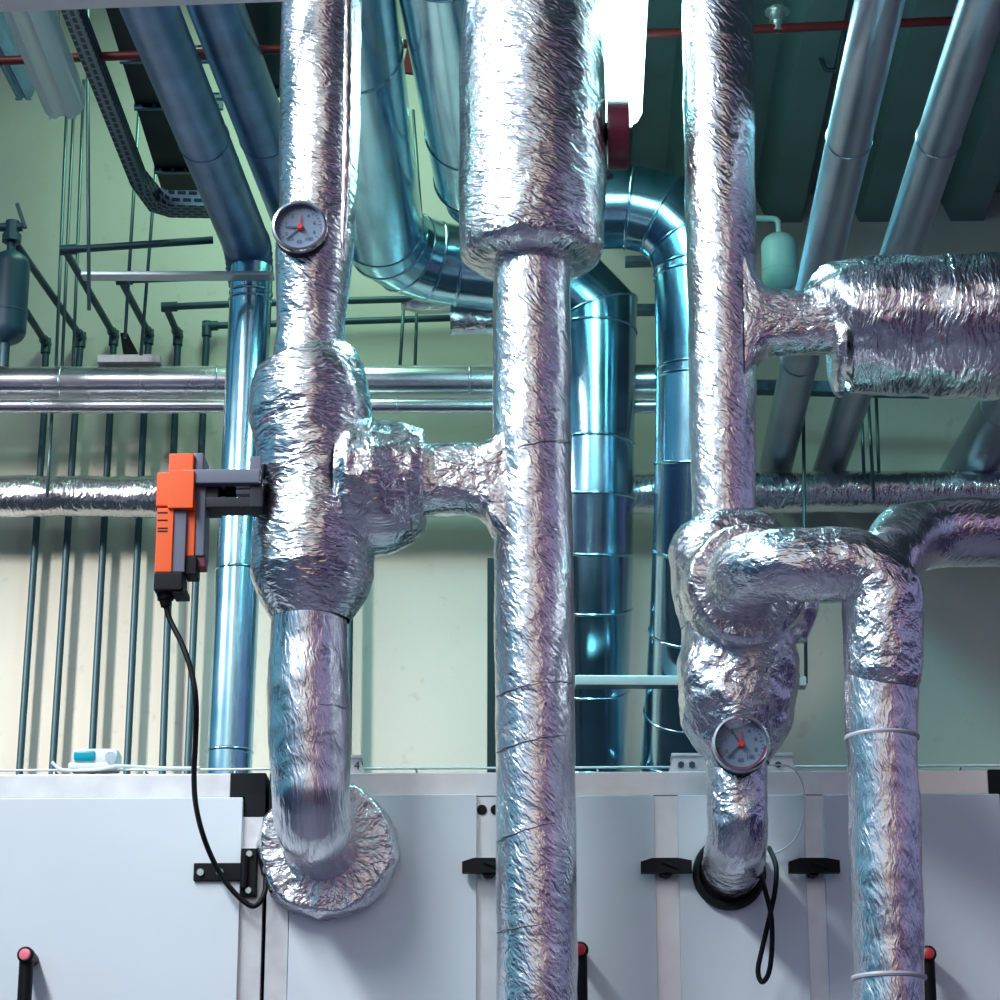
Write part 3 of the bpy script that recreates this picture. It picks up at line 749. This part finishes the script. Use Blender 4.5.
# horizontal pipes along the back
def hpipe(name, pts, mat, lab, cat, foiled=False, beads=()):
    if foiled: o = foil(name, None, pts, mat, .0018, .003, step=.009)
    else: o = duct(name, None, pts, mat, 4, .0025, beads=beads)
    return tag(o, lab, cat)
hpipe('jacketed_pipe', [P(-600, 385, 6.3, 32), P(-40, 383, 6.3, 32), P(690, 381, 6.3, 34)], M['steel'], 'thick shiny horizontal pipe along the back wall, upper of the close pair', 'pipe', beads=((1, .14), (1, .355), (1, .7)))
hpipe('jacketed_pipe', [P(-600, 406, 6.28, 15), P(-40, 406, 6.28, 15), P(690, 406, 6.28, 15)], M['steel'], 'thin shiny horizontal pipe along the back wall, lower of the close pair', 'pipe', beads=((1, .1), (1, .6)))
hpipe('foil_pipe', [P(-600, 498, 6.4, 42), P(-60, 497, 6.4, 42), P(500, 495, 6.4, 42), P(1500, 486, 6.4, 41)], M['foil_hoop'], 'long foil wrapped horizontal pipe low along the back wall', 'insulated pipe', True)
hpipe('foil_pipe', [P(451, 318, 6.15, 34), P(560, 318, 6.15, 34)], M['foil_crumple'], 'short foil wrapped pipe end left of the centre riser under the blue elbow', 'insulated pipe', True)
hpipe('foil_pipe', [P(403, 300, 6.4, 16), P(420, 303, 6.4, 22), P(470, 303, 6.4, 20)], M['foil_crumple'], 'small foil wrapped elbow tucked under the blue duct', 'insulated pipe', True)

# wall pipes: upright runs that turn out from the wall
YP = 6.56
wp = [
 ('dark upright wall pipe nearest the left edge, ending at the dark blue tank', [(17, 775, YP), (44, 416, YP), (46, 343, YP), (25, 310, 6.3)]),
 ('dark wall pipe, second from left, running up to the tank top', [(50, 775, YP), (75, 416, YP), (81, 337, YP), (12, 238, 5.88)]),
 ('dark wall pipe, third from left, with the highest sideways arm', [(90, 775, YP), (110, 416, YP), (114, 335, YP), (65, 250, 5.95), (213, 240, 5.95)]),
 ('dark wall pipe, fourth from left, rising beside the zinc plate', [(126, 775, YP), (144, 416, YP), (149, 334, YP), (121, 280, 6.16), (232, 276, 6.16)]),
 ('dark wall pipe, fifth from left, with a sideways arm under the strut', [(163, 775, YP), (175, 416, YP), (178, 335, YP), (166, 307, 6.38), (234, 304, 6.38), (480, 297, 6.38)]),
 ('dark wall pipe, sixth from left, turning sideways low behind the upright duct', [(186, 775, YP), (203, 416, YP), (207, 326, YP), (480, 317, YP)]),
 ('dark wall pipe seen in the sliver right of the left foil riser', [(349, 775, YP), (352, 416, YP), (352, 390, YP)]),
]
for lab, q in wp:
    t_ = thing('wall_pipe', lab, 'pipe', at(*q[0]), 'dark pipes on the back wall')
    pts = [at(*p) for p in q]; pts[0] = Vector((pts[0].x, YP, ZTOP - .1))
    wire('pipe_run', pts, .0095, M['dark_steel'], t_, 12, .02, .2)
    for p, qn in zip(pts[2:-1], pts[3:]):
        b = MB(); d = (qn - p).normalized()
        b.cyl(p - d * .012, p + d * .03, .0135, None, 14); b.cyl(p - Vector((0, 0, .03)) , p + Vector((0, 0, .012)), .0135, None, 14) if p is pts[2] else None
        b.done('pipe_elbow', M['dark_steel'], t_)
# tanks
def tank(name, px, py, Y, wpx, hpx, mat, lab):
    c = at(px, py, Y); k = mpp(c); r = wpx / 2 * k; h = hpx * k
    t_ = thing(name, lab, 'tank', c - Vector((0, 0, h / 2)))
    pr = [(.001, 0)] + [(r * math.sin(a), r * .8 * (1 - math.cos(a))) for a in [PI / 2 * i / 8 for i in range(1, 9)]]
    pr += [(r, h * .32), (r * 1.02, h * .325), (r * 1.02, h * .335), (r, h * .34)]
    pr += [(r * math.cos(a), h - r * .8 + r * .8 * math.sin(a)) for a in [PI / 2 * i / 8 for i in range(0, 8)]] + [(.001, h)]
    b = MB(); b.lathe(c - Vector((0, 0, h / 2)), (0, 0, 1), pr, 40); b.done('tank_body', mat, t_)
    return t_, c, r, h
t_, c, r, h = tank('expansion_tank', 8, 298, 5.87, 40, 100, M['blue_tank'], 'dark blue expansion tank at the left frame edge')
b = MB(); top = c + Vector((0, 0, h / 2 - .004)); b.cyl(top, top + Vector((0, 0, .05)), .011).cyl(top + Vector((0, 0, .03)), top + Vector((0, 0, .05)), .024, None, 8).cyl(top + Vector((0, 0, .05)), top + Vector((0, 0, .085)), .017).cyl(top + Vector((0, 0, .07)) - Vector((.03, 0, 0)), top + Vector((.025, 0, .07)), .011)
b.done('tank_valve', M['dark_steel'], t_)
b = MB(); b.box(top + Vector((.02, 0, .10)), (.01, .012, .07), .002, Matrix.Rotation(-.35, 3, 'Y')); b.done('valve_lever', M['dark_steel'], t_)
b = MB(); bo = c - Vector((0, 0, h / 2)); b.cyl(bo + Vector((0, 0, .004)), bo - Vector((0, 0, .06)), .012); b.done('tank_outlet', M['dark_steel'], t_)
t_, c, r, h = tank('expansion_tank', 780, 262, 6.2, 37, 62, M['teal_tank'], 'mint green tank between the right riser and the ceiling ducts')
top = c + Vector((0, 0, h / 2 - .004))
wire('tank_pipe', [top, top + Vector((0, 0, .045)), top + Vector((-.10, 0, .05))], .008, M['teal_tank'], t_, 10, .015, .02)
bo = c - Vector((0, 0, h / 2)); b = MB(); b.cyl(bo + Vector((0, 0, .004)), bo - Vector((0, 0, .1)), .01); b.done('tank_outlet', M['teal_tank'], t_)

# threaded rods
rods = [
 ((64, 110), (56, 366), 6.28, 'leftmost'), ((73, 115), (64, 300), 6.3, 'second'), ((82, 115), (70, 366), 6.26, 'third'),
]
def rod(a, c, Y, lab, r=.0045, grp='thin hanger rods'):
    p = at(*a, Y); q = at(*c, Y); q = Vector((p.x, Y, q.z)) if False else q
    return tag(wire('hanger_rod', [p, q], r, M['rod'], None, 8, 0, .4), lab, 'rod', grp)
rod((68, 80), (56, 366), 6.28, 'dark hanger rod, leftmost of the cluster under the left unlit lamp')
rod((75, 80), (62, 366), 6.3, 'dark hanger rod, second from left in the cluster under the unlit lamp')
rod((84, 80), (73, 366), 6.33, 'dark hanger rod, third from left in the cluster under the unlit lamp')
rod((87, -40), (89, 310), 5.6, 'pale hanger rod passing the right edge of the unlit lamp down to the strut end')
rod((142, 60), (125, 338), 6.1, 'hanger rod at left of the pair crossing the strut')
rod((161, 105), (141, 355), 6.2, 'hanger rod at right of the pair crossing the strut')
rod((404, 300), (400, 365), 6.45, 'short dark hanger rod left of the pair above the shiny pipes, under blue elbow')
rod((417, 303), (415, 365), 6.45, 'short dark hanger rod right of the pair above the shiny pipes, under blue elbow')
rod((52, 412), (47, 497), 6.33, 'hanger rod joining the shiny pipe to the foil pipe at far left')
rod((803, 376), (806, 683), 6.2, 'hanger rod right of the lumpy jacket carrying the low strut')
rod((861, 395), (864, 476), 6.36, 'hanger rod at left of three beneath the foil drum')
rod((868, 395), (874, 500), 6.3, 'hanger rod in the middle of three beneath the foil drum')
rod((876, 395), (879, 474), 6.38, 'hanger rod at right of three beneath the foil drum')
rod((413, 110), (421, 216), 6.3, 'dark rod in the gap between the two blue ducts')
# struts
def strut(name, a, c, Y, hh, mat, lab, dep=.04, cat='strut'):
    p = at(*a, Y); q = at(*c, Y)
    b = MB(); d = (q - p); L_ = d.length
    ang = math.atan2(d.z, d.x)
    b.box((p + q) / 2, (L_, dep, hh), .002, Matrix.Rotation(-ang, 3, 'Y'))
    return tag(b.done(name, mat), lab, cat)
strut('mounting_strut', (82, 276), (274, 276), 5.85, .011, M['strut'], 'pale slotted strut crossing in front of the grey duct bend at left')
strut('mounting_strut', (575, 682), (806, 683), 6.0, .024, M['strut'], 'low strut crossing in front of the two upright blue ducts')
strut('mounting_strut', (740, 387), (930, 391), 6.3, .03, M['tray'], 'dark strut under the ceiling ducts left of the foil drum')
strut('mounting_strut', (625, 262), (660, 261), 6.45, .02, M['tray'], 'short dark strut under the blue elbow right of centre, upper one', cat='strut')
strut('mounting_strut', (625, 310), (665, 310), 6.5, .022, M['tray'], 'short dark strut between the two upright blue ducts', cat='strut')
# nuts on the rod
b = MB(); p = at(803, 384, 6.2); b.cyl(p + Vector((0, 0, .05)), p - Vector((0, 0, .0)), .012, None, 8).cyl(p - Vector((0.012, 0, .04)), p - Vector((.014, 0, .09)), .018, .01, 10)
tag(b.done('rod_clamp', M['black']), 'dark clamp gripping the rod where it meets the upper right strut', 'clamp')
# plate and angle on the shiny pipe
b = MB(); b.box2(at(97, 362, 6.27) , at(160, 354, 6.27) + Vector((0, .1, 0)), .001); tag(b.done('support_plate', M['zinc_plate']), 'zinc plate resting on the thick shiny pipe at left', 'plate')
b = MB(); a = at(121, 333, 6.3); c = at(137, 352, 6.3); b.prism([at(120, 333, 6.29), at(127, 332, 6.29), at(138, 353, 6.29), at(123, 353, 6.29)], (0, .03, 0)); tag(b.done('angle_bracket', M['black']), 'black angle bracket standing on the zinc plate', 'bracket')
# perforated channel behind the centre riser
p = at(492, 770, 5.9)
b = MB(); b.box2((p.x - .011, 5.88, ZTOP), (p.x + .011, 5.92, at(492, 560, 5.9).z), .002); tag(b.done('upright_channel', M['black_box']), 'dark upright channel peeking out left of the centre riser', 'channel')

# ------------------------------------------------------------------ ceiling things at left
zf = at(66, 112, 5.33).z
def lamp(px0, py0, px1, py1, z, wpx, mat, lab, name='fluorescent_lamp'):
    a = hz(px0, py0, z); c = hz(px1, py1, z)
    t_ = thing(name, lab, 'lamp', (a + c) / 2 + Vector((0, 0, .08)), 'tube lamps under the ceiling')
    w = wpx * mpp(c); d = (c - a).normalized(); s = d.cross(Vector((0, 0, 1))).normalized(); up = Vector((0, 0, 1))
    prof = [(-.5, .055), (-.5, .02), (-.40, .0), (-.18, -.014), (-.06, -.006), (.06, -.006), (.18, -.014), (.40, 0), (.5, .02), (.5, .055)]
    pts = [a + s * (w * u) + up * v for u, v in prof]
    b = MB(); b.prism(pts, c - a); b.done('diffuser', mat, t_)
    b = MB(); b.box((a + c) / 2 + up * .07, (w * .6, (c - a).length, .03), .003, Matrix.Rotation(math.atan2(-d.x, d.y), 3, 'Z')); b.done('lamp_housing', M['white'], t_)
    top_z = ZC + .04 if (a + c).x / 2 > XS else 5.41
    for f_ in (.15, .85):
        h_ = a.lerp(c, f_) + up * .08; b = MB(); b.cyl(h_, Vector((h_.x, h_.y, top_z)), .003, None, 8); b.done('suspension_wire', M['rod'], t_)
    # end clips
    for u in (-.25, .2):
        b = MB(); b.box(c + s * w * u + d * .004, (.02, .012, .02), .004); b.done('clip', M['clear'], t_)
    return t_
lamp(2, -40, 63, 114, zf, 43, M['lamp_shell'], 'unlit tube lamp with translucent cover at the top left corner')
lamp(-45, -40, 24, 96, at(24, 96, 6.2).z, 22, M['duct_dull_shaded'], 'dim second tube lamp at the far left edge behind the unlit one')
zlit = CAM.z + 2.6
lamp(626, -80, 619, 122, zlit, 46, M['lit'], 'glaring lit tube lamp beside the top of the centre foil drum')
# perforated cable tray with a bend
def tray(pts, wv, lab):
    V = []; UV = []; FA = []; L_ = 0
    for i, (p, w, h) in enumerate(pts):
        if i: L_ += (p - pts[i - 1][0]).length
        s = w; z = h
        for (q, uu) in ((p + z, 0), (p, .035), (p + s, .035 + s.length), (p + s + z, .07 + s.length)):
            V.append(q); UV.append((L_, uu))
    n = len(pts)
    for i in range(n - 1):
        for j in range(3): FA.append((4 * i + j, 4 * i + j + 1, 4 * i + 5 + j, 4 * i + 4 + j))
    o = link('cable_tray', V, FA, M['perf'], smooth=False, uvs=UV)
    md = o.modifiers.new('thick', 'SOLIDIFY'); md.thickness = .002
    return tag(o, lab, 'cable tray')
ztr = at(140, 195, 5.9).z
q = [hz(48, -40, ztr), hz(62, 12, ztr), hz(131, 185, ztr)]
up = Vector((0, 0, .04))
e1 = at(150, 211, 5.98); e2 = at(170, 217, 6.0); e3 = at(235, 218, 6.0)
W = Vector((.036, 0, 0))
tray([(q[0], W, up), (q[1], W, up), (q[2], W * .9, up), (e1, Vector((.03, -.05, -.0)), up), (e2, Vector((.01, -.07, 0)), up), (e3, Vector((0, -.075, 0)), up)], W, 'perforated steel cable tray curving along the wall at upper left')
# black trunking on perforated cross arms
ztk = at(173, 190, 6.1).z
a = hz(95, -40, ztk); c = hz(166, 192, ztk)
tk = thing('cable_trunking', 'black cable trunking on slotted cross arms beside the left ceiling ducts', 'trunking', (a + c) / 2)
d = (c - a); rotz = Matrix.Rotation(math.atan2(-d.x, d.y), 3, 'Z')
mid = (a + c) / 2
b = MB(); b.box(mid + rotz @ Vector((.055, 0, .04)), (.13, d.length, .08), .002, rotz); b.done('trunk_body', M['black_box'], tk)
for py in (57, 104, 168):
    t_ = (py + 40) / 232; p = hz(95 + 71 * t_, py, ztk)
    V = []
    b = MB(); ln = .2
    s = rotz @ Vector((1, 0, 0)); dd = rotz @ Vector((0, 1, 0))
    vs = [p - s * .012 - dd * .0 + Vector((0, 0, -.012)), p + s * ln + Vector((0, 0, -.012)), p + s * ln + Vector((0, 0, .03)), p - s * .012 + Vector((0, 0, .03))]
    vs2 = [v + dd * .012 for v in vs]
    link('cross_arm', vs + vs2, [(0, 1, 2, 3), (7, 6, 5, 4), (0, 4, 5, 1), (1, 5, 6, 2), (2, 6, 7, 3), (3, 7, 4, 0)], M['perf'], tk, False, [(0, 0), (ln, 0), (ln, .042), (0, .042)] * 2)
# red sprinkler pipe
zrp = CAM.z + 2.80
Yq = 5.22
a = at(-600, 86, Yq); c = at(1500, -2, Yq)
sp = thing('sprinkler_pipe', 'thin dark red sprinkler pipe crossing under the whole ceiling', 'pipe', (a + c) / 2)
wire('pipe_run', [a, c], .0105, M['red_pipe'], sp, 14, 0, .5)
p = at(408, 44, Yq)
b = MB(); b.box(p + Vector((.008, 0, -.035)), (.03, .012, .08), .004, Matrix.Rotation(.2, 3, 'Y')); b.done('pipe_hanger', M['red_pipe'], sp)
p = at(778, 31, Yq)
b = MB(); b.cyl(p, p - Vector((0, 0, -.02)), .012).cyl(p + Vector((0, 0, .02)), p + Vector((0, 0, .06)), .02, .014, 16).cyl(p + Vector((0, 0, .045)), p + Vector((0, 0, .05)), .028, None, 12); b.done('sprinkler_head', M['screw'], sp)
# pale beam at the very top left
b = MB(); a = at(-600, 24, 4.2); c = at(290, -9, 4.2)
ang = math.atan2(c.z - a.z, c.x - a.x)
b.box((a + c) / 2 + Vector((0, .02, .03)), ((c - a).length, .05, .055), .003, Matrix.Rotation(-ang, 3, 'Y')); tag(b.done('conduit_channel', M['white']), 'pale channel crossing the very top left of the view', 'channel')
# hooks on the deck
for (px, py, lab) in ((843, 40, 'dark bent hook hanging from the deck rib left of the ceiling ducts'),):
    p = hz(px, py, ZC - .03)
    t_ = hz(838, 70, ZC - .03)
    wire_o = wire('deck_hook', [p + Vector((.02, 0, .05)), p, t_, t_ + Vector((-.03, 0, 0)), t_ + Vector((-.04, 0, .03))], .006, M['dark_steel'], None, 8, .01, .02)
    tag(wire_o, lab, 'hook')

# ------------------------------------------------------------------ light
w = bpy.data.worlds.new('world'); SC.world = w; w.use_nodes = True
nt = w.node_tree; bg = nt.nodes['Background']
tc = nt.nodes.new('ShaderNodeTexCoord'); sx = nt.nodes.new('ShaderNodeSeparateXYZ'); nt.links.new(tc.outputs['Generated'], sx.inputs[0])
def ramp(src, stops):
    mr = nt.nodes.new('ShaderNodeMapRange'); mr.inputs['From Min'].default_value = -1; mr.inputs['From Max'].default_value = 1
    nt.links.new(src, mr.inputs['Value'])
    cr = nt.nodes.new('ShaderNodeValToRGB'); el = cr.color_ramp.elements
    while len(el) < len(stops): el.new(.5)
    for e_, (p, c) in zip(el, stops): e_.position = p; e_.color = (*c, 1)
    nt.links.new(mr.outputs[0], cr.inputs[0]); return cr.outputs[0]
azr = ramp(sx.outputs[0], [(0, (.10, .35, .50)), (.12, (.16, .42, .62)), (.30, (.55, .75, 1.0)), (.42, (.85, .9, 1.)), (.50, (1., .94, .84)), (.60, (.92, .72, .62)), (.66, (.35, .2, .3)), (.72, (.14, .08, .24)), (.82, (.44, .33, .54)), (.90, (.30, .29, .5)), (1, (.22, .26, .46))])
elr = ramp(sx.outputs[2], [(0, (.34, .34, .46)), (.25, (.12, .10, .17)), (.44, (.10, .07, .13)), (.52, (.35, .32, .36)), (.60, (1, 1, 1)), (.72, (1.1, 1.1, 1.1)), (.82, (.6, .7, .8)), (.9, (.35, .6, .7)), (1, (.3, .55, .65))])
mx = nt.nodes.new('ShaderNodeMix'); mx.data_type = 'RGBA'; mx.blend_type = 'MULTIPLY'; mx.inputs[0].default_value = 1
nt.links.new(azr, mx.inputs[6]); nt.links.new(elr, mx.inputs[7]); nt.links.new(mx.outputs[2], bg.inputs[0]); bg.inputs[1].default_value = .84
def area(loc, aim, sx_, sy_, power, col):
    ld = bpy.data.lights.new('lamp', 'AREA'); ld.shape = 'RECTANGLE'; ld.size = sx_; ld.size_y = sy_; ld.energy = power; ld.color = col
    o = bpy.data.objects.new('lamp', ld); C.objects.link(o); o.location = loc
    o.rotation_euler = (Vector(aim) - Vector(loc)).to_track_quat('-Z', 'Y').to_euler(); return o
key = area((-1.75, 2.7, 4.75), (-.35, 2.7, 2.75), .36, 2.4, 100, (.90, .96, 1.)); key.data.spread = math.radians(130)
z_ = (Vector(key.location) - Vector((-.2, 3.2, 2.6))).normalized(); y_ = Vector((0, 1, 0)); y_ = (y_ - z_ * y_.dot(z_)).normalized(); x_ = y_.cross(z_)
key.rotation_euler = Matrix((x_, y_, z_)).transposed().to_euler()
side = area((-2.4, 4.9, 4.0), (-.75, 6.6, 2.7), .25, .25, 12, (1., .95, .88)); side.data.spread = math.radians(62)
area((-.75, 5.7, 5.0), (-.6, 6.6, 2.8), .3, 1.0, 15, (.55, 1., .72))
area((.12, 4.9, 4.15), (.1, 5.2, 2.5), .14, .9, 21, (.35, 1., 1.))
SC.view_settings.view_transform = 'Standard'; SC.view_settings.look = 'None'; SC.view_settings.gamma = 1; SC.view_settings.use_curve_mapping = False
SC.view_settings.exposure = 0.0
